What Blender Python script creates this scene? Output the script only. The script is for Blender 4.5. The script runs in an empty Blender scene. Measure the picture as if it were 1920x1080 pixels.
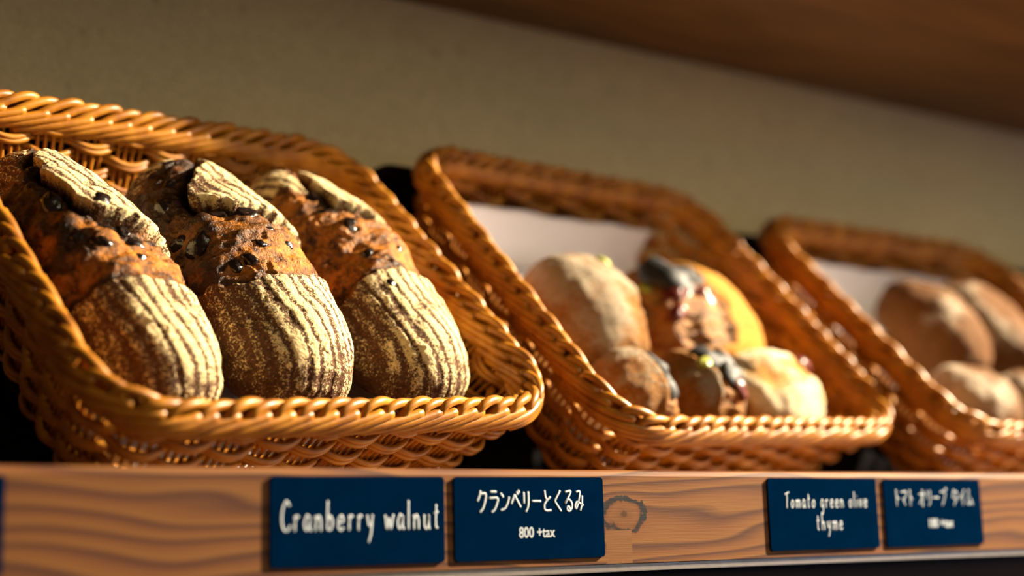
import bpy, math, random
import numpy as np
from mathutils import Matrix, Vector, noise

S = bpy.context.scene
COL = S.collection
PI = math.pi

# ------------------------------------------------------------------ camera, light, exposure
cam_d = bpy.data.cameras.new('camera')
cam = bpy.data.objects.new('camera', cam_d)
COL.objects.link(cam)
cam_d.sensor_width = 36.0
cam_d.lens = 50.0
RX = Vector((0.83333, -0.55689, -0.02577)); RD = Vector((0.07735, 0.16034, -0.98405)); FW = Vector((0.55214, 0.81496, 0.17600))
RX = Vector((RD.cross(FW))).normalized(); FW.normalize(); RD = FW.cross(RX).normalized()
UP = -RD; BK = -FW
cam.matrix_world = Matrix(((RX.x, UP.x, BK.x, 0.0), (RX.y, UP.y, BK.y, -0.732), (RX.z, UP.z, BK.z, -0.0455), (0, 0, 0, 1)))
cam_d.clip_start = 0.01
cam_d.dof.use_dof = True
cam_d.dof.focus_distance = 0.925
cam_d.dof.aperture_fstop = 2.25
S.camera = cam

S.view_settings.view_transform = 'Standard'
S.view_settings.look = 'None'
S.view_settings.exposure = 0.0
S.view_settings.gamma = 1.0
S.view_settings.use_curve_mapping = False

world = bpy.data.worlds.new('world'); S.world = world
world.use_nodes = True
bg = world.node_tree.nodes['Background']
bg.inputs[0].default_value = (1.0, 0.70, 0.40, 1)
bg.inputs[1].default_value = 0.06

def lamp(name, kind, loc, target, energy, color, **kw):
    d = bpy.data.lights.new(name, kind); o = bpy.data.objects.new(name, d); COL.objects.link(o)
    o.location = loc
    o.rotation_euler = (Vector(target) - Vector(loc)).to_track_quat('-Z', 'Y').to_euler()
    d.energy = energy; d.color = color
    for k, v in kw.items(): setattr(d, k, v)
    return o
KEY = Vector((0.80, -0.33, 0.51)).normalized()
MID = Vector((0.92, 0.12, 0.16))
lamp('ceiling_spotlight', 'SPOT', MID + KEY * 2.6, MID, 2500.0, (1.0, 0.85, 0.60), spot_size=math.radians(31), spot_blend=1.0, shadow_soft_size=0.03)
lamp('wall_fill', 'AREA', (1.7, -2.2, 0.9), (0.9, 0.3, 0.2), 24.0, (1.0, 0.84, 0.52), size=1.3)  # added soft fill to brighten wall and board, not a real fixture
lamp('daylight_from_shop_window', 'AREA', (2.6, -1.6, 0.1), (1.0, 0.0, 0.0), 7.0, (0.25, 0.52, 1.0), size=1.2)

# ------------------------------------------------------------------ helpers
class MB:
    """collects tubes, boxes and grids and builds ONE mesh object"""
    def __init__(s): s.v = []; s.f4 = []; s.f3 = []; s.n = 0
    def add(s, v, f):
        v = np.asarray(v, float); f = np.asarray(f, int) + s.n
        s.v.append(v); (s.f4 if f.shape[1] == 4 else s.f3).append(f); s.n += len(v)
    def tube(s, P, r, k=7, closed=False, flat=None, taper=0.0):
        P = np.asarray(P, float); n = len(P)
        r = np.full(n, r) if np.isscalar(r) else np.asarray(r, float)
        T = (np.roll(P, -1, 0) - np.roll(P, 1, 0)) if closed else np.gradient(P, axis=0)
        T /= np.linalg.norm(T, axis=1)[:, None] + 1e-12
        ref = np.array([0, 0, 1.0]) if abs(T[:, 2]).mean() < 0.8 else np.array([1.0, 0, 0])
        if flat is not None: ref = np.asarray(flat, float)
        A = np.cross(T, ref); A /= np.linalg.norm(A, axis=1)[:, None] + 1e-12
        B = np.cross(A, T)
        a = np.linspace(0, 2 * PI, k, endpoint=False)
        fl = 0.35 if flat is not None else 1.0
        V = P[:, None, :] + r[:, None, None] * (np.cos(a)[None, :, None] * A[:, None, :] + fl * np.sin(a)[None, :, None] * B[:, None, :])
        i = np.arange(n if closed else n - 1); j = np.arange(k)
        I, J = np.meshgrid(i, j, indexing='ij')
        I2 = (I + 1) % n; J2 = (J + 1) % k
        F = np.stack([I * k + J, I * k + J2, I2 * k + J2, I2 * k + J], -1).reshape(-1, 4)
        V = V.reshape(-1, 3)
        if closed: s.add(V, F); return
        c0 = P[0] - T[0] * r[0] * 0.5; c1 = P[-1] + T[-1] * r[-1] * 0.5
        base = s.n
        s.add(np.vstack([V, c0, c1]), F)
        J2 = (j + 1) % k
        s.f3.append(np.stack([np.full(k, n * k), J2, j], -1) + base)
        s.f3.append(np.stack([np.full(k, n * k + 1), (n - 1) * k + j, (n - 1) * k + J2], -1) + base)
    def grid(s, G):
        G = np.asarray(G, float); a, b = G.shape[:2]
        I, J = np.meshgrid(np.arange(a - 1), np.arange(b - 1), indexing='ij')
        s.add(G.reshape(-1, 3), np.stack([I * b + J, (I + 1) * b + J, (I + 1) * b + J + 1, I * b + J + 1], -1).reshape(-1, 4))
    def box(s, lo, hi):
        x0, y0, z0 = lo; x1, y1, z1 = hi
        s.add([(x0, y0, z0), (x1, y0, z0), (x1, y1, z0), (x0, y1, z0), (x0, y0, z1), (x1, y0, z1), (x1, y1, z1), (x0, y1, z1)],
              [(0, 3, 2, 1), (4, 5, 6, 7), (0, 1, 5, 4), (1, 2, 6, 5), (2, 3, 7, 6), (3, 0, 4, 7)])
    def prism_x(s, prof, x0, x1):
        prof = list(prof); n = len(prof); base = s.n
        s.add([(x0, y, z) for y, z in prof] + [(x1, y, z) for y, z in prof], [(i, (i + 1) % n, n + (i + 1) % n, n + i) for i in range(n)])
        for i in range(1, n - 1):
            s.f3.append(np.array([(0, i + 1, i), (n, n + i, n + i + 1)]) + base)
    def build(s, name, m, parent=None, smooth=True):
        me = bpy.data.meshes.new(name)
        V = np.vstack(s.v)
        f = [x.tolist() for x in s.f4] + [x.tolist() for x in s.f3]
        me.from_pydata(V.tolist(), [], [q for x in f for q in x])
        me.update()
        if smooth: me.polygons.foreach_set('use_smooth', [True] * len(me.polygons))
        me.materials.append(m)
        o = bpy.data.objects.new(name, me); COL.objects.link(o)
        if parent is not None: o.parent = parent
        return o

def tag(o, label, cat, group=None, kind=None):
    o['label'] = label; o['category'] = cat
    if group: o['group'] = group
    if kind: o['kind'] = kind
    return o
def empty(name, M, label, cat, group=None):
    o = bpy.data.objects.new(name, None); COL.objects.link(o); o.empty_display_size = 0.02
    o.matrix_world = M
    return tag(o, label, cat, group)
def rotv(ax, t): return Matrix.Rotation(t, 4, ax)

# ------------------------------------------------------------------ materials
def mat(name):
    m = bpy.data.materials.new(name); m.use_nodes = True
    nt = m.node_tree
    return m, nt, nt.nodes['Principled BSDF']
def N(nt, t, **kw):
    n = nt.nodes.new(t)
    for k, v in kw.items():
        if k in n.inputs: n.inputs[k].default_value = v
        else: setattr(n, k, v)
    return n
def L(nt, a, b): nt.links.new(a, b)
def ramp(nt, fac, stops):
    r = nt.nodes.new('ShaderNodeValToRGB'); e = r.color_ramp.elements
    while len(e) < len(stops): e.new(0.5)
    for x, (p, c) in zip(e, stops): x.position = p; x.color = (*c, 1)
    L(nt, fac, r.inputs[0]); return r.outputs[0]
def mth(nt, op, a, b=None, c=None):
    n = nt.nodes.new('ShaderNodeMath'); n.operation = op
    for i, x in enumerate((a, b, c)):
        if x is None: continue
        if isinstance(x, (int, float)): n.inputs[i].default_value = x
        else: L(nt, x, n.inputs[i])
    return n.outputs[0]
def mix(nt, fac, a, b, mode='MIX'):
    n = nt.nodes.new('ShaderNodeMix'); n.data_type = 'RGBA'; n.blend_type = mode
    for k, x in ((0, fac), (6, a), (7, b)):
        if isinstance(x, (int, float)): n.inputs[k].default_value = x
        elif isinstance(x, tuple): n.inputs[k].default_value = (*x, 1)
        else: L(nt, x, n.inputs[k])
    return n.outputs[2]
def noi(nt, co, scale, detail=4, rough=0.55, dist=0.0):
    n = N(nt, 'ShaderNodeTexNoise'); n.inputs['Scale'].default_value = scale; n.inputs['Detail'].default_value = detail
    n.inputs['Roughness'].default_value = rough; n.inputs['Distortion'].default_value = dist
    if co is not None: L(nt, co, n.inputs['Vector'])
    return n.outputs['Fac']
def bump(nt, h, bs, strength, dist=0.001):
    b = N(nt, 'ShaderNodeBump'); b.inputs['Strength'].default_value = strength; b.inputs['Distance'].default_value = dist
    L(nt, h, b.inputs['Height']); L(nt, b.outputs[0], bs.inputs['Normal'])
def objco(nt, scale=None):
    t = N(nt, 'ShaderNodeTexCoord'); o = t.outputs['Object']
    if scale:
        m = N(nt, 'ShaderNodeMapping'); m.inputs['Scale'].default_value = scale; L(nt, o, m.inputs[0]); o = m.outputs[0]
    return o

def wicker_mat():
    m, nt, b = mat('varnished_wicker')
    co = objco(nt)
    n1 = noi(nt, co, 60, 3); n2 = noi(nt, co, 420, 2)
    c = ramp(nt, n1, [(0.3, (0.23, 0.073, 0.005)), (0.5, (0.37, 0.136, 0.008)), (0.72, (0.48, 0.20, 0.014))])
    L(nt, c, b.inputs['Base Color'])
    b.inputs['Roughness'].default_value = 0.40
    b.inputs['Specular IOR Level'].default_value = 0.38
    bump(nt, n2, b, 0.15, 0.0005)
    return m
def simple(name, col, rough=0.6, var=0.12, scale=40, metal=0.0, bumpv=0.0):
    m, nt, b = mat(name)
    co = objco(nt); n = noi(nt, co, scale, 4)
    d = tuple(max(0, x * (1 - var)) for x in col); l = tuple(x * (1 + var) for x in col)
    L(nt, ramp(nt, n, [(0.3, d), (0.7, l)]), b.inputs['Base Color'])
    b.inputs['Roughness'].default_value = rough; b.inputs['Metallic'].default_value = metal
    if bumpv: bump(nt, n, b, bumpv)
    return m
KX, KZ = 0.578, -0.0295
def pine_mat():
    m, nt, b = mat('pine_board')
    co = objco(nt)
    sx = N(nt, 'ShaderNodeSeparateXYZ'); L(nt, co, sx.inputs[0]); X, Z = sx.outputs[0], sx.outputs[2]
    st = N(nt, 'ShaderNodeMapping'); st.inputs['Scale'].default_value = (3.2, 3.2, 14); L(nt, co, st.inputs[0])
    wob = noi(nt, st.outputs[0], 1.0, 2)
    dx = mth(nt, 'SUBTRACT', X, KX); dz = mth(nt, 'SUBTRACT', Z, KZ)
    dxs = mth(nt, 'MULTIPLY', dx, 0.62)
    r2 = mth(nt, 'ADD', mth(nt, 'MULTIPLY', dxs, dxs), mth(nt, 'MULTIPLY', dz, dz))
    r2c = mth(nt, 'MAXIMUM', r2, 0.00008)
    # growth rings bend round the knot like flow round a post
    psi = mth(nt, 'MULTIPLY', dz, mth(nt, 'SUBTRACT', 1.0, mth(nt, 'DIVIDE', 0.00009, mth(nt, 'ADD', r2, 0.00005))))
    psi = mth(nt, 'ADD', psi, mth(nt, 'MULTIPLY', mth(nt, 'SUBTRACT', wob, 0.5), 0.065))
    psi = mth(nt, 'ADD', psi, mth(nt, 'MULTIPLY', mth(nt, 'MULTIPLY', dx, dx), -0.06))
    ring = mth(nt, 'FRACT', mth(nt, 'MULTIPLY', psi, 104.0))
    late = ramp(nt, ring, [(0.0, (0.205, 0.084, 0.024)), (0.38, (0.175, 0.064, 0.021)), (0.84, (0.062, 0.0225, 0.0155)), (1.0, (0.18, 0.072, 0.023))])
    f = N(nt, 'ShaderNodeMapping'); f.inputs['Scale'].default_value = (30, 300, 900); L(nt, co, f.inputs[0])
    fib = noi(nt, f.outputs[0], 1.0, 3)
    c = mix(nt, 0.14, late, ramp(nt, fib, [(0.3, (0.0880, 0.0328, 0.0125)), (0.7, (0.1760, 0.0702, 0.0254))]))
    # knot
    kn = noi(nt, co, 90, 3)
    rk = mth(nt, 'ADD', mth(nt, 'SQRT', r2), mth(nt, 'MULTIPLY', mth(nt, 'SUBTRACT', kn, 0.5), 0.011))
    kc = ramp(nt, mth(nt, 'MULTIPLY', rk, 60), [(0.0, (0.0660, 0.0234, 0.0078)), (0.08, (0.1375, 0.0515, 0.0175)), (0.40, (0.1595, 0.0608, 0.0195)), (0.54, (0.1320, 0.0468, 0.0156)), (0.60, (0.0110, 0.0066, 0.0055)), (0.72, (0.0880, 0.0328, 0.0195))])
    km = mth(nt, 'LESS_THAN', rk, 0.0118)
    kup = ramp(nt, mth(nt, 'MULTIPLY_ADD', mth(nt, 'ADD', dz, mth(nt, 'MULTIPLY', dx, 0.5)), 60, 0.45), [(0.25, (0.35, 0.35, 0.35)), (0.75, (1, 1, 1))])
    bark = ramp(nt, mth(nt, 'MULTIPLY', mth(nt, 'ABSOLUTE', mth(nt, 'SUBTRACT', rk, 0.0103)), 600), [(0.45, (1, 1, 1)), (1.0, (0, 0, 0))])
    bark = mth(nt, 'MULTIPLY', N_sep(nt, bark), N_sep(nt, kup))
    c = mix(nt, bark, mix(nt, km, c, kc), (0.016, 0.012, 0.014))
    # let-in patch of plainer wood under the knot
    px = mth(nt, 'LESS_THAN', mth(nt, 'ABSOLUTE', mth(nt, 'SUBTRACT', X, 0.574)), 0.0105)
    pz = mth(nt, 'LESS_THAN', mth(nt, 'ABSOLUTE', mth(nt, 'SUBTRACT', Z, -0.051)), 0.0115)
    pm = mth(nt, 'MULTIPLY', px, pz)
    c = mix(nt, pm, c, ramp(nt, fib, [(0.3, (0.1485, 0.0585, 0.0195)), (0.7, (0.1980, 0.0819, 0.0292))]))
    L(nt, c, b.inputs['Base Color'])
    b.inputs['Roughness'].default_value = 0.6
    b.inputs['Specular IOR Level'].default_value = 0.12
    bump(nt, fib, b, 0.25, 0.0006)
    return m
def dark_wood(name, base, hi):
    m, nt, b = mat(name)
    co = objco(nt, (2.0, 14, 14))
    w = noi(nt, co, 1.6, 5, 0.6, 0.6)
    L(nt, ramp(nt, w, [(0.3, base), (0.7, hi)]), b.inputs['Base Color'])
    b.inputs['Roughness'].default_value = 0.55
    return m
def plaster():
    m, nt, b = mat('sandy_plaster')
    co = objco(nt)
    big = noi(nt, co, 7, 4); mid = noi(nt, co, 45, 5, 0.65); gr = noi(nt, co, 520, 2)
    c = ramp(nt, big, [(0.25, (0.56, 0.43, 0.22)), (0.75, (0.70, 0.54, 0.28))])
    sp = N(nt, 'ShaderNodeMapping'); sp.inputs['Scale'].default_value = (85, 85, 50); L(nt, co, sp.inputs[0])
    spk = noi(nt, sp.outputs[0], 1.0, 3, 0.6)
    c = mix(nt, ramp(nt, spk, [(0.66, (0, 0, 0)), (0.72, (0.9, 0.9, 0.9))]), c, (0.10, 0.065, 0.035))
    c = mix(nt, 0.3, c, ramp(nt, mid, [(0.3, (0.42, 0.32, 0.16)), (0.7, (0.78, 0.62, 0.34))]))
    c = mix(nt, 0.5, c, ramp(nt, gr, [(0.3, (0.22, 0.165, 0.08)), (0.7, (0.90, 0.71, 0.41))]))
    L(nt, c, b.inputs['Base Color']); b.inputs['Roughness'].default_value = 0.95
    h = mth(nt, 'ADD', mth(nt, 'MULTIPLY', mid, 0.6), mth(nt, 'MULTIPLY', gr, 0.4))
    bump(nt, h, b, 1.0, 0.004)
    return m
def bread_mat(name, flour, skin, torn, torn_dark, rough_torn=0.38):
    """attribute 'skin': r = flour cover, g = torn crumb, b = darkening, partly shade painted under the crust lips"""
    m, nt, b = mat(name)
    at = N(nt, 'ShaderNodeAttribute'); at.attribute_name = 'skin'
    sp = N(nt, 'ShaderNodeSeparateColor'); L(nt, at.outputs['Color'], sp.inputs[0])
    fl, to, dk = sp.outputs[0], sp.outputs[1], sp.outputs[2]
    co = objco(nt)
    g1 = noi(nt, co, 900, 3, 0.7); g2 = noi(nt, co, 260, 4, 0.65); g3 = noi(nt, co, 75, 4, 0.6); g4 = noi(nt, co, 480, 3, 0.6)
    sk = ramp(nt, g2, [(0.3, tuple(x * 0.55 for x in skin)), (0.7, tuple(x * 1.35 for x in skin))])
    tcol = ramp(nt, mth(nt, 'ADD', mth(nt, 'MULTIPLY', g2, 0.45), mth(nt, 'MULTIPLY', g3, 0.55)),
                [(0.40, torn_dark), (0.48, tuple(0.5 * (x + y) for x, y in zip(torn, torn_dark))), (0.56, torn), (0.68, tuple(min(1, x * 1.3) for x in torn))])
    c = mix(nt, to, sk, tcol)
    fz = mth(nt, 'ADD', mth(nt, 'MULTIPLY', mth(nt, 'SUBTRACT', g1, 0.5), 1.9), mth(nt, 'ADD', mth(nt, 'MULTIPLY', mth(nt, 'SUBTRACT', g4, 0.5), 1.5), fl))
    fm = ramp(nt, fz, [(0.36, (0, 0, 0)), (0.60, (1, 1, 1))])
    fcol = ramp(nt, g2, [(0.3, tuple(x * 0.82 for x in flour)), (0.7, tuple(min(1, x * 1.12) for x in flour))])
    c = mix(nt, fm, c, fcol)
    c = mix(nt, dk, c, tuple(x * 0.22 for x in torn_dark))
    L(nt, c, b.inputs['Base Color'])
    ro = mth(nt, 'SUBTRACT', 0.78, mth(nt, 'MULTIPLY', to, 0.78 - rough_torn))
    ro = mth(nt, 'MAXIMUM', ro, mth(nt, 'MULTIPLY', N_sep(nt, fm), 0.9))
    L(nt, ro, b.inputs['Roughness'])
    L(nt, mth(nt, 'MULTIPLY_ADD', to, 0.16, 0.12), b.inputs['Specular IOR Level'])
    h = mth(nt, 'ADD', mth(nt, 'MULTIPLY', g2, 0.5), mth(nt, 'ADD', mth(nt, 'MULTIPLY', g1, 0.3), mth(nt, 'MULTIPLY', g4, 0.4)))
    bump(nt, h, b, 1.0, 0.0026)
    return m
def N_sep(nt, c):
    n = N(nt, 'ShaderNodeRGBToBW'); L(nt, c, n.inputs[0]); return n.outputs[0]

M_WICK = wicker_mat()
M_PINE = pine_mat()
M_SHELFTOP = dark_wood('shelf_wood', (0.20, 0.10, 0.045), (0.34, 0.18, 0.08))
M_UPPER = dark_wood('upper_shelf_wood', (0.10, 0.050, 0.013), (0.22, 0.112, 0.034))
M_CAB = dark_wood('dark_cabinet_wood', (0.014, 0.006, 0.003), (0.028, 0.013, 0.007))
M_CAB.node_tree.nodes['Principled BSDF'].inputs['Specular IOR Level'].default_value = 0.1
M_PLAST = plaster()
M_STEEL = simple('brushed_steel', (0.20, 0.17, 0.155), 0.38, 0.1, 200, 0.6)
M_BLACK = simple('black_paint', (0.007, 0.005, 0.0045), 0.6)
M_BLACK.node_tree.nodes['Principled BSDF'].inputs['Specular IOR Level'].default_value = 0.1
M_PAPER = simple('white_paper', (0.60, 0.575, 0.60), 0.9, 0.04, 25)
M_CARD = simple('navy_card', (0.0001, 0.0085, 0.032), 0.6, 0.10, 60)
M_CARD.node_tree.nodes['Principled BSDF'].inputs['Specular IOR Level'].default_value = 0.0
M_INK = simple('white_marker', (0.46, 0.50, 0.56), 0.7, 0.06, 300)
M_RYE = bread_mat('rye_crust', (0.80, 0.62, 0.33), (0.105, 0.045, 0.022), (0.48, 0.16, 0.011), (0.05, 0.013, 0.003))
M_ROLL = bread_mat('golden_roll_crust', (0.50, 0.40, 0.28), (0.46, 0.20, 0.026), (0.38, 0.155, 0.018), (0.20, 0.052, 0.006), 0.5)
M_SHADEROLL = bread_mat('shaded_roll_crust', (0.30, 0.235, 0.165), (0.24, 0.095, 0.016), (0.38, 0.155, 0.018), (0.16, 0.042, 0.006), 0.55)  # roll crust and flour toned down, shade put into the colour
M_LITROLL = bread_mat('lit_roll_crust', (0.66, 0.54, 0.36), (0.42, 0.20, 0.04), (0.42, 0.18, 0.022), (0.22, 0.06, 0.007), 0.5)  # roll crust with brighter flour, strong light put into the colour
M_BROWN = bread_mat('brown_roll_crust', (0.38, 0.30, 0.22), (0.115, 0.042, 0.007), (0.4, 0.15, 0.03), (0.1, 0.03, 0.01), 0.5)
M_FRUIT = simple('dried_fruit_skin', (0.012, 0.006, 0.005), 0.22, 0.5, 250, 0, 0.6)
M_OLIVE = simple('black_olive_skin', (0.012, 0.010, 0.011), 0.62, 0.4, 120)
M_TOMATO = simple('dried_tomato_skin', (0.11, 0.012, 0.008), 0.35, 0.4, 150)
M_GREEN = simple('green_olive_skin', (0.30, 0.30, 0.04), 0.4, 0.2, 150)

# ------------------------------------------------------------------ the setting
def struct(name, mb, m, smooth=False):
    o = mb.build(name, m, None, smooth); o['kind'] = 'structure'; return o
WY = 0.415
g = MB(); g.box((-0.8, WY, -0.6), (3.2, WY + 0.08, 0.9)); struct('wall_back', g, M_PLAST)

g = MB(); g.box((-0.8, -2.6, -1.3), (3.2, WY + 0.08, -1.25)); struct('floor', g, M_CAB)

# upper shelf overhead
UZ = 0.478
t = empty('upper_shelf', Matrix.Translation((1.2, 0.2, UZ)), 'dark brown wooden shelf overhead, its underside above the plaster wall', 'shelf')
g = MB(); g.box((-2.0, -0.116, 0.0), (2.0, WY - 0.2 - 0.0005, 0.028)); g.build('shelf_board', M_UPPER, t, False)

# display shelf
t = empty('display_shelf', Matrix.Translation((0, 0, -0.06)), 'long pine bakery shelf with deep knotty front board carrying the baskets', 'shelf')
def inw(mb, off=(0, 0, -0.06)):
    mb.v = [v - np.array(off) for v in mb.v]; return mb
g = MB(); g.box((-0.6, 0.0125, -0.040), (3.0, WY - 0.001, -0.0225)); inw(g).build('shelf_board', M_SHELFTOP, t, False)
g = MB()
c = 0.0040
g.prism_x([(0.0, -0.0605), (0.0125, -0.0605), (0.0125, -0.001), (c, -0.001), (c * 0.3, -0.001 - c * 0.3), (0, -0.001 - c)], -0.6, 3.0)
g.build('front_board', M_PINE, t, False).location = (0, 0, 0.06)
g = MB()
g.prism_x([(0.0012, -0.0610), (0.0012, -0.0644), (-0.0008, -0.0644), (-0.0016, -0.0648), (-0.0016, -0.0656), (0.03, -0.0656), (0.03, -0.0610)], -0.6, 3.0)
inw(g).build('metal_edge_strip', M_STEEL, t, False)
g = MB(); g.box((-0.6, 0.012, -0.45), (3.0, 0.03, -0.0655))
o = g.build('cabinet', M_CAB, None, False); tag(o, 'dark brown cabinet front below the pine shelf edge', 'cabinet')

g = MB(); g.box((-0.6, 0.402, -0.0224), (3.0, 0.4105, 0.17))  # black sheet added so the gaps between the baskets look shaded
tag(g.build('gap_shade_board', M_BLACK, None, False), 'added black board along the wall, standing in for shade in the gaps under the baskets', 'board')

# ------------------------------------------------------------------ wicker baskets
def rrect(n, hx, hy, r, cy):
    """closed rounded rectangle, n points evenly spaced by arc length, plus outward normals; starts at the middle of the front side"""
    L1, L2 = 2 * (hx - r), 2 * (hy - r); arc = PI * r / 2
    per = 2 * (L1 + L2) + 4 * arc
    s = (np.arange(n) / n if np.isscalar(n) else np.asarray(n)) * per % per
    segs = [('l', L1 / 2, (0, -hy), (1, 0)), ('a', arc, (hx - r, -hy + r), -PI / 2), ('l', L2, (hx, -hy + r), (0, 1)), ('a', arc, (hx - r, hy - r), 0),
            ('l', L1, (hx - r, hy), (-1, 0)), ('a', arc, (-hx + r, hy - r), PI / 2), ('l', L2, (-hx, hy - r), (0, -1)), ('a', arc, (-hx + r, -hy + r), PI), ('l', L1 / 2 + 1, (-hx + r, -hy), (1, 0))]
    P = np.zeros((len(s), 2)); Nn = np.zeros((len(s), 2)); st = 0.0
    for k, ln, p, q in segs:
        msk = (s >= st - 1e-12) & (s < st + ln); u = s[msk] - st
        if k == 'l':
            P[msk] = np.array(p) + u[:, None] * np.array(q); Nn[msk] = (q[1], -q[0])
        else:
            a = q + u / r; d = np.stack([np.cos(a), np.sin(a)], 1); P[msk] = np.array(p) + r * d; Nn[msk] = d
        st += ln
    P[:, 1] += cy
    return P, Nn
DEPTH = 0.088
class BasketShape:
    def __init__(s, w, l): s.w, s.l = w, l
    def at(s, u, t, off=0.0, dz=0.0):
        """u: fraction round the basket; t: 0 rim .. 1 base; off: outward offset"""
        u = np.atleast_1d(np.asarray(u, float)) % 1.0
        tp = 0.020 * t + 0.006 * t * t
        P, Nn = rrect(u, s.w / 2 - tp, s.l / 2 - tp, 0.046 - 0.008 * t, s.l / 2)
        off = np.asarray(off) * np.ones(len(u))
        z = -DEPTH * t + dz + np.zeros(len(u))
        return np.column_stack([P + Nn * off[:, None], z])
NG = 38          # groups of stakes round a basket
NB = 76          # strokes of the braided border
BASKETS = {}
def basket_matrix(k):
    x, y, z, t, yw, rl, w, l, sc = BK_POSE[k]
    C = Vector((0, -0.732, -0.0455)); o = C + sc * (Vector((x, y, z)) - C)
    return Matrix.Translation(o) @ rotv('Z', yw) @ rotv('Y', rl) @ rotv('X', t), w * sc, l * sc
BK_POSE = {1: (.4067, .03, .0368, .8036, .2077, -.0607, .342, .312, 1.02), 2: (.7642, .045, .0363, .85, .1785, -.0335, .35, .3096, 1.06),
           3: (1.1591, .05, .0398, .7739, .02, .0, .35, .3219, 1.04), 4: (1.588, .05, .0398, .7739, .03, .0, .35, .3219, 1.03)}
def make_basket(k, label, seed):
    M, w, l = basket_matrix(k)
    bo = np.array([0, l / 2, -DEPTH - 0.004])
    B = M @ Matrix.Translation(Vector(bo))
    root = empty('wicker_basket', B, label, 'basket', 'wicker bread baskets on the shelf')
    sh = BasketShape(w, l); rng = np.random.RandomState(seed)
    def fin(mb, name):
        mb.v = [v - bo for v in mb.v]; return mb.build(name, M_WICK, root)
    # woven wall: pairs of rods pass in front of and behind groups of stakes
    g = MB(); n = 560; u = np.arange(n) / n
    rows = 16; t0, t1 = 0.155, 0.985
    for i in range(rows):
        t = t0 + (t1 - t0) * i / (rows - 1) + (0.010 if i % 2 else -0.006)
        par = 0 if i == 0 else ((i + 1) // 2) % 2
        ph = PI * (u * NG + par) 
        wv = np.sin(ph); wv = np.sign(wv) * np.abs(wv) ** 0.75
        jit = 0.0004 * np.sin(2 * PI * (u * 9 + rng.rand())) + 0.0003 * np.sin(2 * PI * (u * 23 + rng.rand()))
        P = np.vstack([sh.at(u, t)]) ; P2 = sh.at(u, t, 0.0055 * wv)
        P2[:, 2] += jit + 0.0012 - 0.0024 * np.abs(wv) ** 1.5 
        g.tube(P2, 0.0023, 7, True)
    fin(g, 'woven_wall')
    # stakes
    g = MB(); m = 12; ts = np.linspace(0.03, 1.02, m)
    for i in range(NG):
        for q in (-0.28, -0.09, 0.1, 0.29):
            uu = (i + 0.5 + q) / NG
            P = np.vstack([sh.at(uu, t) for t in ts])
            g.tube(P, 0.0015, 5)
    fin(g, 'stakes')
    # braided border: outer strokes, inner strokes, arches over the top
    g = MB(); m = 16; p = np.linspace(0, 1, m)
    for i in range(NB):
        j = 1 + 0.05 * rng.randn(); r = 0.0033 * (1 + 0.05 * rng.randn())
        u0 = (i + 0.08 * rng.randn()) / NB
        span = 3.3 * j / NB
        du = p * span
        off = 0.0040 + 0.0042 * np.sin(PI * (0.15 + 0.7 * p)); zz = -0.0150 + 0.0155 * p ** 0.9
        g.tube(np.vstack([sh.at(u0 + a, 0.0, o, z) for a, o, z in zip(du, off, zz)]), r * np.minimum(1, 0.72 + p * 1.2), 8)
        off = -0.0036 - 0.0042 * np.sin(PI * (0.15 + 0.7 * p)); zz = -0.0165 + 0.0155 * (1 - p) ** 0.9
        g.tube(np.vstack([sh.at(u0 + 0.4 / NB + a, 0.0, o, z) for a, o, z in zip(du, off, zz)]), r * 0.97, 8)
        # arch
        hj = 0.0012 if i % 2 else -0.0004
        a = p * 2.75 / NB
        zz = -0.005 + (0.0118 + hj) * np.sin(PI * np.clip(p * 1.0, 0, 1) ** 0.62) ** 0.8 - 0.005 * p
        off = 0.0062 - 0.0125 * p ** 0.85
        g.tube(np.vstack([sh.at(u0 + 0.55 / NB + q, 0.0, o, z) for q, o, z in zip(a, off, zz)]), r * 1.0, 8)
    fin(g, 'braided_rim')
    # base
    g = MB(); nx = int(w / 0.0052)
    hx, hy = w / 2 - 0.028, l / 2 - 0.028
    yy = np.linspace(-hy, hy, 60)
    for i in range(nx):
        x = -hx + 2 * hx * i / (nx - 1)
        g.tube(np.column_stack([np.full(60, x), yy + l / 2, -DEPTH - 0.0005 + 0.0018 * np.sin(yy / 0.012 * PI / 2 + PI * (i % 2))]), 0.0021, 6)
    for q in np.arange(-hy, hy, 0.024):
        g.tube(np.column_stack([np.linspace(-hx, hx, 30), np.full(30, q + l / 2), np.full(30, -DEPTH - 0.0005)]), 0.0018, 6)
    fin(g, 'woven_base')
    BASKETS[k] = (M, w, l)
    # paper liner lying in the basket
    g = MB(); nu, nv = 60, 60; G = np.zeros((nu, nv, 3))
    hx2 = w / 2 - 0.036
    up = 0.050 if k > 1 else 0.022
    for i in range(nu):
        for q in range(nv):
            sx = -up + (2 * hx2 + up) * i / (nu - 1)          # the sheet turns up along the left wall ...
            s_ = 0.035 + (l - 0.035 + (0.018 if k > 1 else -0.006)) * q / (nv - 1)   # ... and along the back wall
            ye = l - 0.040
            if s_ < ye: y, z = s_, 0.0
            else: y, z = ye + 0.012 * (1 - math.exp(-(s_ - ye) / 0.02)), (s_ - ye) * 0.95
            if sx > 0: x = -hx2 + sx
            else:
                x = -hx2 - 0.013 * (1 - math.exp(sx / 0.02)); z = max(z, -sx * 0.95)
            z += 0.0010 * math.sin(x * 40 + y * 22 + seed) + 0.0006 * math.sin(x * 90 - y * 60)
            rr = 0.036; dy = max(0.0, y - (l - 0.030 - rr), 0.036 + rr - y)
            lim = hx2 - (rr - math.sqrt(max(0.0, rr * rr - min(dy, rr * 0.97) ** 2)))
            x *= lim / hx2
            G[i, q] = (x, y, z - DEPTH + 0.0068)
    g.grid(G)
    pb = np.array([0, l / 2, -DEPTH + 0.0068])
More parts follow.
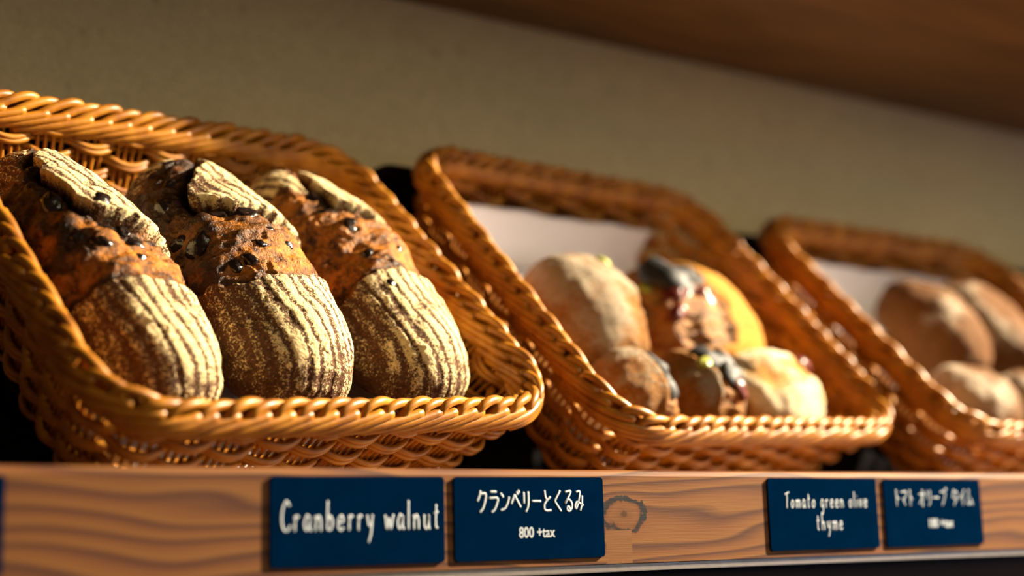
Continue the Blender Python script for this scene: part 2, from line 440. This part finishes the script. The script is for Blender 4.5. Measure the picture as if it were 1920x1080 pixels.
    g.v = [v - pb for v in g.v]
    o = g.build('paper_liner', M_PAPER)
    o.matrix_world = M @ Matrix.Translation(Vector(pb))
    md = o.modifiers.new('thickness', 'SOLIDIFY'); md.thickness = 0.0003
    return root, o

# black stand under each basket: back plate, sloping plate under the base and two props
def rounded(x0, x1, z0, z1, r):
    out = []
    for cx_, cz_, a0 in ((x1 - r, z0 + r, -PI / 2), (x1 - r, z1 - r, 0), (x0 + r, z1 - r, PI / 2), (x0 + r, z0 + r, PI)):
        out += [(cx_ + r * math.cos(a0 + PI / 2 * q / 6), cz_ + r * math.sin(a0 + PI / 2 * q / 6)) for q in range(7)]
    return out
def plate(name, ring, f, parent):
    """ring of 2-D points given thickness by f(u, v, side)"""
    n = len(ring); V = [f(u, v, 0) for u, v in ring] + [f(u, v, 1) for u, v in ring]
    me = bpy.data.meshes.new(name)
    me.from_pydata(V, [], [list(range(n)), list(range(2 * n - 1, n - 1, -1))] + [(i, n + i, n + (i + 1) % n, (i + 1) % n) for i in range(n)]); me.update()
    me.materials.append(M_BLACK); o = bpy.data.objects.new(name, me); COL.objects.link(o); o.parent = parent
    return o
def make_stand(k, label):
    M, w, l = BASKETS[k]
    F = M @ Vector((0, l / 2, -0.103)); F.z = -0.0224
    root = empty('basket_stand', Matrix.Translation(F), label, 'stand', 'black stands behind the baskets')
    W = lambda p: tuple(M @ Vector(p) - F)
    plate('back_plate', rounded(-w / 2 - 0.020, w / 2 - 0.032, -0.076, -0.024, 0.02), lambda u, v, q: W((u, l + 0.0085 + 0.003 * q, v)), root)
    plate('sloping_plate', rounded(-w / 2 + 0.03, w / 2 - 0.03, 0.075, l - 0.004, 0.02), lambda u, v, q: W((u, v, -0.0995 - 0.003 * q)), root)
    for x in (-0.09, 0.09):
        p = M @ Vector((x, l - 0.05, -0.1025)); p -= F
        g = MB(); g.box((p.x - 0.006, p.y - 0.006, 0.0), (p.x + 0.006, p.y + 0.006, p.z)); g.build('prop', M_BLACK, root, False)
# ------------------------------------------------------------------ bread
def sstep(a, b, x):
    t = np.clip((x - a) / (b - a + 1e-12), 0, 1); return t * t * (3 - 2 * t)
def fbm(P, scale, octv=4, seed=0.0, ridged=False):
    out = np.empty(len(P)); o = Vector((seed * 13.1, seed * 7.7, seed * 3.3))
    fr = noise.ridged_multi_fractal if ridged else None
    for i, p in enumerate(P):
        v = Vector(p) * scale + o
        out[i] = noise.fractal(v, 0.9, 2.1, octv) if not ridged else noise.ridged_multi_fractal(v, 0.9, 2.1, octv, 1.0, 2.0)
    return out
def bread(name, mtl, Mx, size, seed, region, nv=190, nu=230, end=0.62, squash=0.62):
    """size = half width, half length, half height.  region(X, Y, up, P, n1, n2) -> (flour, torn, dark, height)"""
    a, Lh, b = size
    th = np.linspace(-PI / 2 + 0.02, PI / 2 - 0.02, nv); ph = np.linspace(0, 2 * PI, nu, endpoint=False)
    TH, PH = np.meshgrid(th, ph, indexing='ij')
    rho = np.abs(np.cos(TH)) ** end; yy = np.sign(np.sin(TH)) * np.abs(np.sin(TH)) ** 0.95
    cx, cz = np.cos(PH), np.sin(PH)
    cx = np.sign(cx) * np.abs(cx) ** 0.92; cz = np.sign(cz) * np.abs(cz) ** 0.92
    U = np.stack([rho * cx, yy, rho * cz], -1).reshape(-1, 3)
    P = U * np.array([a, Lh, b]); P[:, 2] = np.where(P[:, 2] < 0, P[:, 2] * squash, P[:, 2])
    G = P.reshape(nv, nu, 3)
    du = np.roll(G, -1, 1) - np.roll(G, 1, 1); dv = np.gradient(G, axis=0)
    Nn = np.cross(du, dv).reshape(-1, 3); Nn /= np.linalg.norm(Nn, axis=1)[:, None] + 1e-12
    if (Nn * P).sum() < 0: Nn = -Nn
    n1 = fbm(P, 22, 3, seed); n2 = fbm(P * np.array([0.6, 1.25, 1]), 70, 3, seed + 5)
    fl, to, dk, h = region(U[:, 0], U[:, 1], U[:, 2], P, n1, n2)
    Q = P + Nn * h[:, None] + Nn * (0.0022 * n1)[:, None]
    me = bpy.data.meshes.new(name)
    I, J = np.meshgrid(np.arange(nv - 1), np.arange(nu), indexing='ij'); J2 = (J + 1) % nu
    F = np.stack([I * nu + J, I * nu + J2, (I + 1) * nu + J2, (I + 1) * nu + J], -1).reshape(-1, 4).tolist()
    F.append(list(range(nu))[::-1]); F.append([(nv - 1) * nu + q for q in range(nu)])
    # origin at the underside
    z0 = Q[:, 2].min(); Q = Q - np.array([0, 0, z0])
    me.from_pydata(Q.tolist(), [], F); me.update()
    me.polygons.foreach_set('use_smooth', [True] * len(me.polygons))
    ca = me.color_attributes.new('skin', 'FLOAT_COLOR', 'POINT')
    c = np.stack([np.clip(fl, 0, 1), np.clip(to, 0, 1), np.clip(dk, 0, 1), np.ones(len(fl))], 1)
    ca.data.foreach_set('color', c.astype(np.float32).ravel())
    me.materials.append(mtl)
    o = bpy.data.objects.new(name, me); COL.objects.link(o)
    o.matrix_world = Mx @ Matrix.Translation((0, 0, z0))
    return o, Q, U, Nn
def lump(name, parent, mtl, pos, nrm, size, seed):
    """a wrinkled berry / olive sitting in the crust"""
    nv, nu = 14, 18
    th = np.linspace(-PI / 2, PI / 2, nv); ph = np.linspace(0, 2 * PI, nu, endpoint=False)
    TH, PH = np.meshgrid(th, ph, indexing='ij')
    U = np.stack([np.cos(TH) * np.cos(PH), np.cos(TH) * np.sin(PH), np.sin(TH)], -1).reshape(-1, 3)
    r = 1 + 0.22 * fbm(U, 1.5, 2, seed) + 0.10 * fbm(U, 4.5, 2, seed + 2)
    V = U * r[:, None] * np.array(size)
    z = Vector(nrm); rot = z.to_track_quat('Z', 'Y').to_matrix() @ Matrix.Rotation(seed * 2.3, 3, 'Z')
    V = V @ np.array(rot).T + np.array(pos)
    g = MB(); I, J = np.meshgrid(np.arange(nv - 1), np.arange(nu), indexing='ij'); J2 = (J + 1) % nu
    g.add(V, np.stack([I * nu + J, I * nu + J2, (I + 1) * nu + J2, (I + 1) * nu + J], -1).reshape(-1, 4))
    return g.build(name, mtl, parent)
def on_skin(Q, U, Nn, X, Y):
    d = (U[:, 0] - X) ** 2 + (U[:, 1] - Y) ** 2 + np.where(U[:, 2] > 0, 0, 9)
    i = int(np.argmin(d)); return Q[i], Nn[i]

def rye_region(q):
    seed, arc = q['seed'], q['size'][0]
    fx, fy = zip(*q['flap'])      # lower edge of the upper flap, Y as a function of X
    lx, ly = zip(*q['low'])
    ty, tx = zip(*q['tl'])        # left edge of the flap, X as a function of Y
    cap = q['cap']                # floury skin left standing at the far end
    def f(X, Y, Z, P, n1, n2):
        w = 0.05 * n1 + 0.035 * n2
        d_low = np.interp(X, lx, ly) - 0.075 + 0.7 * w - Y
        left = np.interp(Y, ty, tx)
        d_flap = np.minimum(Y - (np.interp(X, fx, fy) - 0.02 + 1.3 * w), (X - (left + 1.6 * w)) * 0.8)
        d_cap = np.minimum(Y - (cap + 2.0 * w), (left - 0.22 - X) * 0.8)
        Zc = Z < -0.1
        d_flap = np.where(Zc, -1, d_flap); d_cap = np.where(Zc, -1, d_cap)
        is_low = sstep(-0.012, 0.012, d_low); is_flap = sstep(-0.012, 0.012, d_flap); is_cap = sstep(-0.02, 0.02, d_cap)
        under = sstep(0.05, -0.15, Z); skin = np.maximum(np.maximum(is_low, is_flap), np.maximum(under, is_cap))
        torn = 1 - skin
        arcl = -arc * 0.95 * np.arcsin(np.clip(P[:, 0] / (arc * 1.02), -1, 1)) - 0.16 * P[:, 1]
        arcl = arcl + 0.0007 * np.sin(arcl * 420 + seed) + 0.0004 * np.sin(P[:, 1] * 95 + arcl * 200 + 2 * seed)
        st = 0.5 + 0.5 * np.cos(2 * PI * (arcl / 0.0086 + 0.22 * n1 + 0.16 * n2))
        stripe = sstep(0.0, 0.62, st)
        base = 0.90 - 0.66 * sstep(q['fs'], q['fs'] - 0.5, X) - 0.40 * sstep(-0.55, -0.98, Y) + 0.55 * n1 + 0.40 * n2
        base = np.maximum(base, 0.30) - 0.6 * sstep(q['bare'], q['bare'] + 0.12, X + 0.25 * n1)
        fl = np.clip(base, 0, 0.86) * (0.28 + 0.72 * stripe) * skin * sstep(-0.35, 0.05, Z)
        edge = np.exp(-(np.minimum(np.abs(d_low), np.abs(d_flap)) / 0.02) ** 2)
        fl = fl + 0.2 * edge * is_flap
        dk = 1.0 * np.exp(-((d_flap + 0.06) / 0.065) ** 2) * torn + 0.6 * np.exp(-((d_low + 0.022) / 0.022) ** 2) * torn  # shade painted into the hollow under the flap and along the lower lip
        dk = dk + torn * q['darken'] * (0.6 * sstep(0.05, 0.45, n1 + 0.6 * n2) * sstep(0.35, -0.2, X) + 0.55 * sstep(-0.15, -0.8, X) + 0.5 * sstep(0.05, 0.40, Y) * sstep(0.5, -0.1, X))  # torn crust darker in patches, towards the left and the far end
        dk = np.clip(dk, 0, 0.93)
        h = skin * (0.0005 * stripe + 0.0009 * n2)
        h += is_flap * 0.0036 * sstep(0.95, 0.35, Y) * np.exp(-(np.clip(d_flap, 0, 9) / 0.26) ** 2) + is_flap * 0.0012
        h += is_low * 0.0018 * np.exp(-(np.clip(d_low, 0, 9) / 0.06) ** 2)
        h += torn * (-0.0110 * np.exp(-(np.clip(-d_flap, 0, 9) / 0.11) ** 2) - 0.0015 * np.exp(-(np.clip(-d_low, 0, 9) / 0.05) ** 2) + 0.0030 * n2 + 0.0035 * n1 + 0.0012)
        h -= 0.0030 * sstep(0.30, 0.50, n2) * (0.4 + 0.6 * torn)
        return fl, torn, dk, h
    return f
LOAVES = [
 dict(pos=(-.111, .150, -.031), size=(.0450, .122, .050), rz=.10, seed=1.0, bare=.9, darken=.9, fs=-.15, cap=.62, label='cranberry loaf at the left end of the nearest basket, mostly in shade',
      flap=[(-1, .25), (-.35, .22), (-.18, .13), (.26, .05), (.7, -.02), (1, -.04)], low=[(-1, -.22), (-.75, -.26), (-.32, -.31), (.22, -.34), (1, -.36)], tl=[(-1, -.1), (0, -.25), (.3, -.40), (.54, -.42), (.75, -.2), (1, .5)],
      fruit=[(-.28, .03, .013), (-.05, .20, .011), (.18, .03, .008), (.10, -.12, .007), (-.45, -.10, .008), (-.6, .3, .010), (-.45, .66, .012), (.30, -.05, .008), (-.05, -.24, .006), (-.62, .0, .008)]),
 dict(pos=(-.006, .154, -.028), size=(.0545, .122, .053), rz=0.0, seed=2.0, bare=.68, darken=1.0, fs=-.45, cap=.75, label='cranberry loaf in the middle of the nearest basket with a lifted floury flap',
      flap=[(-1, .4), (-.51, .32), (-.34, .24), (.06, .17), (.35, .17), (.7, .13), (1, .12)], low=[(-1, -.20), (-.66, -.28), (-.19, -.31), (.5, -.26), (1, -.18)], tl=[(-1, -.1), (.1, -.45), (.35, -.54), (.55, -.30), (.68, -.08), (.85, .12), (1, .4)],
      fruit=[(-.74, .03, .015), (-.88, .12, .011), (-.61, -.25, .007), (-.45, .16, .013), (-.12, .10, .011), (.62, .02, .011), (.3, .07, .005), (.02, -.05, .006), (.50, -.30, .007), (-.2, -.15, .0055), (-.8, .4, .009), (-.62, .55, .008), (.2, -.14, .005), (-.42, -.25, .006)]),
 dict(pos=(.0985, .157, -.030), size=(.0485, .126, .052), rz=.05, seed=3.0, bare=.9, darken=.3, fs=-.35, cap=.60, label='cranberry loaf at the right end of the nearest basket, behind the middle one',
      flap=[(-1, .5), (-.1, .38), (.09, .31), (.5, .20), (1, .06)], low=[(-1, -.18), (-.5, -.21), (.18, -.20), (1, -.24)], tl=[(-1, -.1), (.3, -.15), (.6, -.08), (.85, .05), (1, .4)],
      fruit=[(-.32, .48, .016), (-.15, .62, .013), (-.36, .33, .009), (.12, .19, .012), (-.28, .14, .010), (-.30, -.10, .007), (.5, .07, .007), (-.35, -.36, .006), (.2, -.1, .005)]),
]
def build_loaves():
    M, w, l = BASKETS[1]
    for q in LOAVES:
        sd = q['seed']
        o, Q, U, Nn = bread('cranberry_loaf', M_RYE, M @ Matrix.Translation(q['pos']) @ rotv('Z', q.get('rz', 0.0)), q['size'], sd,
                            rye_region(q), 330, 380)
        tag(o, q['label'], 'bread', 'cranberry walnut loaves')
        for i, (X, Y, s) in enumerate(q['fruit']):
            p, n = on_skin(Q, U, Nn, X, Y)
            lump('dried_cranberry', o, M_FRUIT, p - n * s * 0.40, n, (s * 0.95, s * 0.68, s * 0.62), sd * 10 + i)

def roll_region(c0, c1, floury, side, seed):
    """a roll slashed lengthwise: torn crumb between X = c0 and c1"""
    def f(X, Y, Z, P, n1, n2):
        w = 0.10 * n1
        d = np.minimum(X - (c0 + w), (c1 + w) - X)
        d = np.minimum(d, 0.85 + 0.1 * n1 - np.abs(Y)); d = np.where(Z < 0, -1, d)
        torn = sstep(-0.03, 0.03, d)
        fl = (1 - torn) * np.clip(floury * 0.75 + 0.6 * n1 + 0.3 * n2 + side * X * 0.5 - 0.1, 0, 0.85) * sstep(0.0, 0.6, Z)
        dk = 0.5 * np.exp(-((d - 0.03) / 0.05) ** 2) * (Z > 0)
        h = torn * (0.0045 * n2 - 0.005 + 0.008 * np.clip(d, 0, 0.4)) + (1 - torn) * (0.003 * np.exp(-(np.clip(-d, 0, 9) / 0.14) ** 2) + 0.0022 * n1)
        return fl, torn, dk, h
    return f
ROLLS2 = [
 dict(pos=(-.083, .156, -.034), size=(.049, .062, .046), seed=11, cut=(.55, 1.2), fl=.80, side=-.5, m=1, label='flour dusted tomato olive roll at the back left of the middle basket', bits=[('green_olive', .55, .60, .012), ('black_olive', .70, .15, .011), ('black_olive', .75, -.25, .008), ('dried_tomato', .6, .35, .007)]),
 dict(pos=(.056, .159, -.034), size=(.083, .062, .048), seed=12, cut=(-1.0, -.05), fl=.0, side=.1, m=0, label='big golden tomato olive roll at the back right of the middle basket', bits=[('black_olive', -.50, .36, .025), ('black_olive', -.14, .42, .019), ('dried_tomato', -.52, .02, .016), ('dried_tomato', -.25, -.10, .012), ('green_olive', -.80, .30, .008), ('dried_tomato', -.70, -.35, .009)]),
 dict(pos=(-.106, .058, -.036), size=(.035, .039, .040), seed=13, cut=(.1, .9), fl=.7, side=0, m=1, label='pale tomato olive roll at the front left of the middle basket', bits=[('black_olive', .55, .35, .015), ('black_olive', .35, -.35, .011)]),
 dict(pos=(-.029, .058, -.032), size=(.042, .040, .042), seed=14, cut=(-.3, .8), fl=.6, side=0, m=1, label='roll with two black olives at the front centre of the middle basket', bits=[('black_olive', .02, .35, .017), ('black_olive', .22, -.15, .014), ('black_olive', .85, .30, .019), ('dried_tomato', .3, -.5, .010), ('green_olive', -.35, .1, .008)]),
 dict(pos=(.071, .059, -.030), size=(.056, .040, .044), seed=15, cut=(.45, .95), fl=1.0, side=-.2, m=2, label='brightly lit floury roll at the front right of the middle basket', bits=[('dried_tomato', .62, .40, .017), ('dried_tomato', .80, .05, .010), ('green_olive', .80, -.4, .010)]),
]
ROLLS3 = [
 dict(pos=(-.018, .194, -.030), size=(.044, .070, .044), seed=21, cut=(2, 3), fl=.10, side=-.3, label='large brown roll at the back left of the farthest filled basket', bits=[]),
 dict(pos=(.076, .202, -.030), size=(.046, .072, .044), seed=22, cut=(2, 3), fl=.18, side=-.6, label='dark brown roll at the back right of the farthest filled basket', bits=[]),
 dict(pos=(-.082, .068, -.032), size=(.047, .046, .040), seed=23, cut=(2, 3), fl=.55, side=-1.0, label='floury brown roll at the front left of the farthest filled basket', bits=[]),
 dict(pos=(.016, .068, -.032), size=(.047, .046, .040), seed=24, cut=(2, 3), fl=.45, side=-1.0, label='brown roll at the front centre of the farthest filled basket', bits=[]),
 dict(pos=(.110, .068, -.032), size=(.043, .046, .040), seed=25, cut=(2, 3), fl=.4, side=-.6, label='brown roll at the front right of the farthest filled basket', bits=[]),
]
BITS = {'green_olive': M_GREEN, 'black_olive': M_OLIVE, 'dried_tomato': M_TOMATO}
def build_rolls(k, lst, mtl, name, group):
    M, w, l = BASKETS[k]
    for q in lst:
        mt = mtl if 'm' not in q else (M_ROLL, M_SHADEROLL, M_LITROLL)[q['m']]
        o, Q, U, Nn = bread(name, mt, M @ Matrix.Translation(q['pos']), q['size'], q['seed'], roll_region(q['cut'][0], q['cut'][1], q['fl'], q['side'], q['seed']), 90, 120, 0.75, 0.8)
        tag(o, q['label'], 'bread', group)
        for i, (nm, X, Y, s) in enumerate(q['bits']):
            p, n = on_skin(Q, U, Nn, X, Y)
            lump(nm, o, BITS[nm], p - n * s * 0.2, n, (s * 0.8, s * 1.15, s * 0.6), q['seed'] + i * 1.7)

for k, lb in ((1, 'honey brown wicker basket nearest the camera, holding three floury cranberry loaves'),
              (2, 'honey brown wicker basket in the middle, holding olive and tomato rolls'),
              (3, 'blurred wicker basket holding plain brown rolls, farthest of the three filled ones'),
              (4, 'dark edge of a last wicker basket just inside the right picture edge')):
    r, p = make_basket(k, lb, 40 + k)
    if k < 4:
        tag(p, {1: 'white paper liner mostly hidden under the three cranberry loaves', 2: 'white paper liner in the middle basket behind the olive rolls', 3: 'white paper liner in the farthest filled basket left of brown rolls'}[k], 'paper', 'paper liners in the baskets')
    else: bpy.data.objects.remove(p)
for k, lb in ((1, 'black stand behind the nearest basket of cranberry loaves'), (2, 'black stand whose rounded corner shows left of the middle basket'),
              (3, 'black stand behind the farthest filled basket'), (4, 'black stand corner at the right picture edge beside the last basket')):
    make_stand(k, lb)
build_loaves()
build_rolls(2, ROLLS2, M_ROLL, 'olive_roll', 'tomato olive rolls')
build_rolls(3, ROLLS3, M_BROWN, 'brown_roll', 'brown rolls in the far basket')

# ------------------------------------------------------------------ price cards
GL = {  # single-line pen strokes: unit box, x-height 0.5
 'C': [[(.75, .85), (.5, 1), (.2, .75), (.12, .35), (.3, .05), (.6, .03), (.82, .18)]],
 'T': [[(0, .86), (.4, .93), (.85, 1.0)], [(.42, .93), (.38, .5), (.3, 0)]],
 'a': [[(.62, .42), (.35, .52), (.1, .25), (.25, .02), (.5, .15), (.64, .48)], [(.64, .48), (.6, .15), (.75, 0)]],
 'b': [[(.2, 1), (.15, .5), (.14, .03)], [(.14, .25), (.4, .5), (.66, .3), (.5, .05), (.15, .03)]],
 'e': [[(.12, .25), (.6, .3), (.5, .5), (.2, .42), (.12, .15), (.35, 0), (.65, .1)]],
 'g': [[(.62, .42), (.35, .52), (.1, .28), (.25, .05), (.5, .15), (.64, .48)], [(.64, .48), (.55, -.1), (.35, -.4), (.1, -.3)]],
 'h': [[(.18, 1), (.15, .5), (.12, 0)], [(.13, .25), (.4, .5), (.58, .35), (.6, 0)]],
 'i': [[(.3, .48), (.26, 0)], [(.34, .72), (.35, .74)]],
 'l': [[(.3, 1), (.25, .5), (.25, 0)]],
 'm': [[(.08, .5), (.06, 0)], [(.07, .3), (.25, .5), (.38, .35), (.38, 0)], [(.38, .3), (.58, .5), (.7, .35), (.72, 0)]],
 'n': [[(.12, .5), (.1, 0)], [(.11, .28), (.38, .5), (.58, .35), (.6, 0)]],
 'o': [[(.4, .5), (.12, .3), (.25, .02), (.55, .1), (.62, .38), (.4, .5)]],
 'r': [[(.15, .5), (.13, 0)], [(.14, .28), (.35, .5), (.58, .46)]],
 't': [[(.38, .85), (.3, .4), (.32, .05), (.55, .05)], [(.08, .55), (.62, .6)]],
 'u': [[(.12, .5), (.12, .12), (.35, 0), (.55, .2), (.6, .5)], [(.6, .5), (.6, .1), (.7, 0)]],
 'v': [[(.08, .5), (.3, 0), (.6, .52)]],
 'w': [[(.05, .5), (.2, .02), (.4, .4), (.55, .02), (.8, .52)]],
 'y': [[(.1, .5), (.2, .2), (.4, .15), (.6, .5)], [(.62, .52), (.45, -.1), (.2, -.42)]],
 ' ': [],
 '\u30af': [[(.35, 1), (.22, .75), (.03, .52)], [(.32, .85), (.85, .85), (.78, .5), (.55, .18), (.25, .0)]],
 '\u30e9': [[(.2, .95), (.78, .95)], [(.08, .65), (.9, .65), (.8, .35), (.55, .1), (.3, 0)]],
 '\u30f3': [[(.08, .88), (.35, .7)], [(.08, .08), (.5, .18), (.8, .45), (.95, .7)]],
 '\u30d9': [[(.0, .38), (.35, .78), (.55, .62), (.98, .22)], [(.60, .95), (.70, .82)], [(.76, 1.02), (.86, .9)]],
 '\u30ea': [[(.2, .92), (.2, .4)], [(.75, .95), (.76, .5), (.65, .2), (.4, 0)]],
 '\u30fc': [[(.04, .5), (.96, .5)]],
 '\u3068': [[(.25, 1), (.3, .75), (.42, .58)], [(.85, .7), (.5, .55), (.2, .35), (.2, .12), (.45, .04), (.9, .06)]],
 '\u304f': [[(.75, 1), (.2, .55), (.2, .47), (.8, .02)]],
 '\u308b': [[(.15, .93), (.75, .95), (.1, .38), (.45, .58), (.8, .45), (.85, .2), (.6, .02), (.35, .05), (.35, .2), (.55, .22), (.62, .1)]],
 '\u307f': [[(.2, .93), (.6, .93), (.35, .35), (.12, .12), (.06, .3), (.3, .45), (.95, .28)], [(.85, .75), (.8, .35), (.6, .02)]],
 '\u30c8': [[(.35, 1), (.35, 0)], [(.35, .62), (.8, .4)]],
 '\u30de': [[(.08, .85), (.9, .85), (.5, .35)], [(.3, .5), (.65, .05)]],
 '\u30aa': [[(.05, .72), (.95, .72)], [(.62, 1), (.62, .03), (.48, .08)], [(.6, .7), (.35, .35), (.05, .12)]],
 '\u30d6': [[(.05, .85), (.75, .85), (.65, .45), (.25, 0)], [(.8, 1.08), (.88, .95)], [(.96, 1.12), (1.04, 1.0)]],
 '\u30bf': [[(.35, 1), (.22, .72), (.03, .48)], [(.32, .85), (.85, .85), (.75, .45), (.25, 0)], [(.3, .55), (.65, .35)]],
 '\u30a4': [[(.85, 1), (.5, .68), (.05, .42)], [(.52, .68), (.52, 0)]],
 '\u30e0': [[(.45, 1), (.12, .12), (.85, .18)], [(.62, .5), (.95, .02)]],
}
def catmull(p, m=6):
    p = np.asarray(p, float)
    if len(p) < 3: return np.vstack([p[0] + (p[-1] - p[0]) * t for t in np.linspace(0, 1, 6)])
    q = np.vstack([2 * p[0] - p[1], p, 2 * p[-1] - p[-2]]); out = []
    for i in range(1, len(q) - 2):
        for t in np.arange(m) / m:
            a, b, c, d = q[i - 1:i + 3]
            out.append(0.5 * ((2 * b) + (c - a) * t + (2 * a - 5 * b + 4 * c - d) * t * t + (3 * b - a - 3 * c + d) * t ** 3))
    return np.vstack(out + [p[-1]])
def pen(mb, text, x0, x1, z0, h, r, adv, wide, y, slope=0.0):
    """handwriting between x0 and x1 on baseline z0"""
    tot = sum(adv.get(c, 1.0) for c in text); u = (x1 - x0) / tot; x = x0
    for c in text:
        a = adv.get(c, 1.0) * u
        for st in GL[c]:
            p = catmull(st); p = np.column_stack([x + p[:, 0] * a * wide, np.full(len(p), y), z0 + slope * (x - x0) + p[:, 1] * h])
            mb.tube(p, r, 6, flat=(0, 1, 0))
        x += a
def card(x0, x1, z0, z1, label, writing):
    w, h = x1 - x0, z1 - z0
    root = empty('price_card', Matrix.Translation((x0 + w / 2, -0.0001, z0)), label, 'sign', 'navy price cards on the shelf edge')
    r = 0.0022; pts = []
    for cx_, cz_, a0 in ((w / 2 - r, r, -PI / 2), (w / 2 - r, h - r, 0), (-w / 2 + r, h - r, PI / 2), (-w / 2 + r, r, PI)):
        for q in range(6):
            a = a0 + PI / 2 * q / 5; pts.append((cx_ + r * math.cos(a), cz_ + r * math.sin(a)))
    n = len(pts); V = [(x, -0.0013, z) for x, z in pts] + [(x, 0, z) for x, z in pts]
    me = bpy.data.meshes.new('card_panel')
    me.from_pydata(V, [], [list(range(n)), list(range(2 * n - 1, n - 1, -1))] + [(i, n + i, n + (i + 1) % n, (i + 1) % n) for i in range(n)]); me.update()
    me.materials.append(M_CARD)
    o = bpy.data.objects.new('card_panel', me); COL.objects.link(o); o.parent = root
    Y = -0.0014
    for kind, txt, a, b, z, hh, rr in writing:
        a, b = a - (x0 + w / 2), b - (x0 + w / 2); z = z - z0
        if kind == 'print':
            cu = bpy.data.curves.new('lettering', 'FONT'); cu.body = txt; cu.extrude = 0.0001; cu.offset = 0.012
            to = bpy.data.objects.new('lettering', cu); COL.objects.link(to)
            bpy.context.view_layer.update()
            me2 = bpy.data.meshes.new_from_object(to.evaluated_get(bpy.context.evaluated_depsgraph_get()))
            bpy.data.objects.remove(to)
            v = np.empty(len(me2.vertices) * 3); me2.vertices.foreach_get('co', v); v = v.reshape(-1, 3)
            lo, hi = v.min(0), v.max(0)
            nv = np.column_stack([a + (v[:, 0] - lo[0]) / (hi[0] - lo[0]) * (b - a), Y - v[:, 2] * 1.0, z + (v[:, 1] - lo[1]) / (hi[1] - lo[1]) * hh])
            me2.vertices.foreach_set('co', nv.ravel()); me2.update(); me2.materials.clear(); me2.materials.append(M_INK)
            lo_ = bpy.data.objects.new('price_lettering', me2); COL.objects.link(lo_); lo_.parent = root
        else:
            g = MB()
            adv = {'i': .6, 'l': .55, 'm': 1.15, 'w': 1.15, 't': .85, 'r': .85, ' ': .7, 'C': 1.15, 'T': 1.0, 'v': .9} if kind == 'latin' else {' ': .55, '\u30ea': .85, '\u30c8': .75}
            pen(g, txt, a, b, z, hh, rr, adv, 0.92 if kind == 'latin' else 0.86, Y)
            g.build('handwriting', M_INK, root)
    return root
card(0.0765, 0.1885, -0.0560, -0.0062, 'navy price card cut off at the left edge of the picture', [])
card(0.3310, 0.4425, -0.0560, -0.0060, 'navy price card handwritten Cranberry walnut', [('latin', 'Cranberry walnut', 0.3365, 0.4405, -0.0365, 0.0165, 0.00062)])
card(0.4495, 0.5613, -0.0560, -0.0060, 'navy price card with Japanese name and the price 800 +tax', [('kana', '\u30af\u30e9\u30f3\u30d9\u30ea\u30fc\u3068\u304f\u308b\u307f', 0.4655, 0.5465, -0.0272, 0.0128, 0.00070), ('print', '800 +tax', 0.4955, 0.5225, -0.0430, 0.0066, 0)])
card(0.7060, 0.8155, -0.0560, -0.0058, 'navy price card handwritten Tomato green olive thyme', [('latin', 'Tomato green olive', 0.7215, 0.8060, -0.0268, 0.0110, 0.00050), ('latin', 'thyme', 0.7510, 0.7795, -0.0425, 0.0115, 0.00050)])
card(0.8235, 0.9335, -0.0560, -0.0062, 'navy price card with Japanese writing, rightmost of the row', [('kana', '\u30c8\u30de\u30c8 \u30aa\u30ea\u30fc\u30d6 \u30bf\u30a4\u30e0', 0.8345, 0.9250, -0.0262, 0.0120, 0.00050), ('print', '180 +tax', 0.8710, 0.8985, -0.0425, 0.0066, 0)])
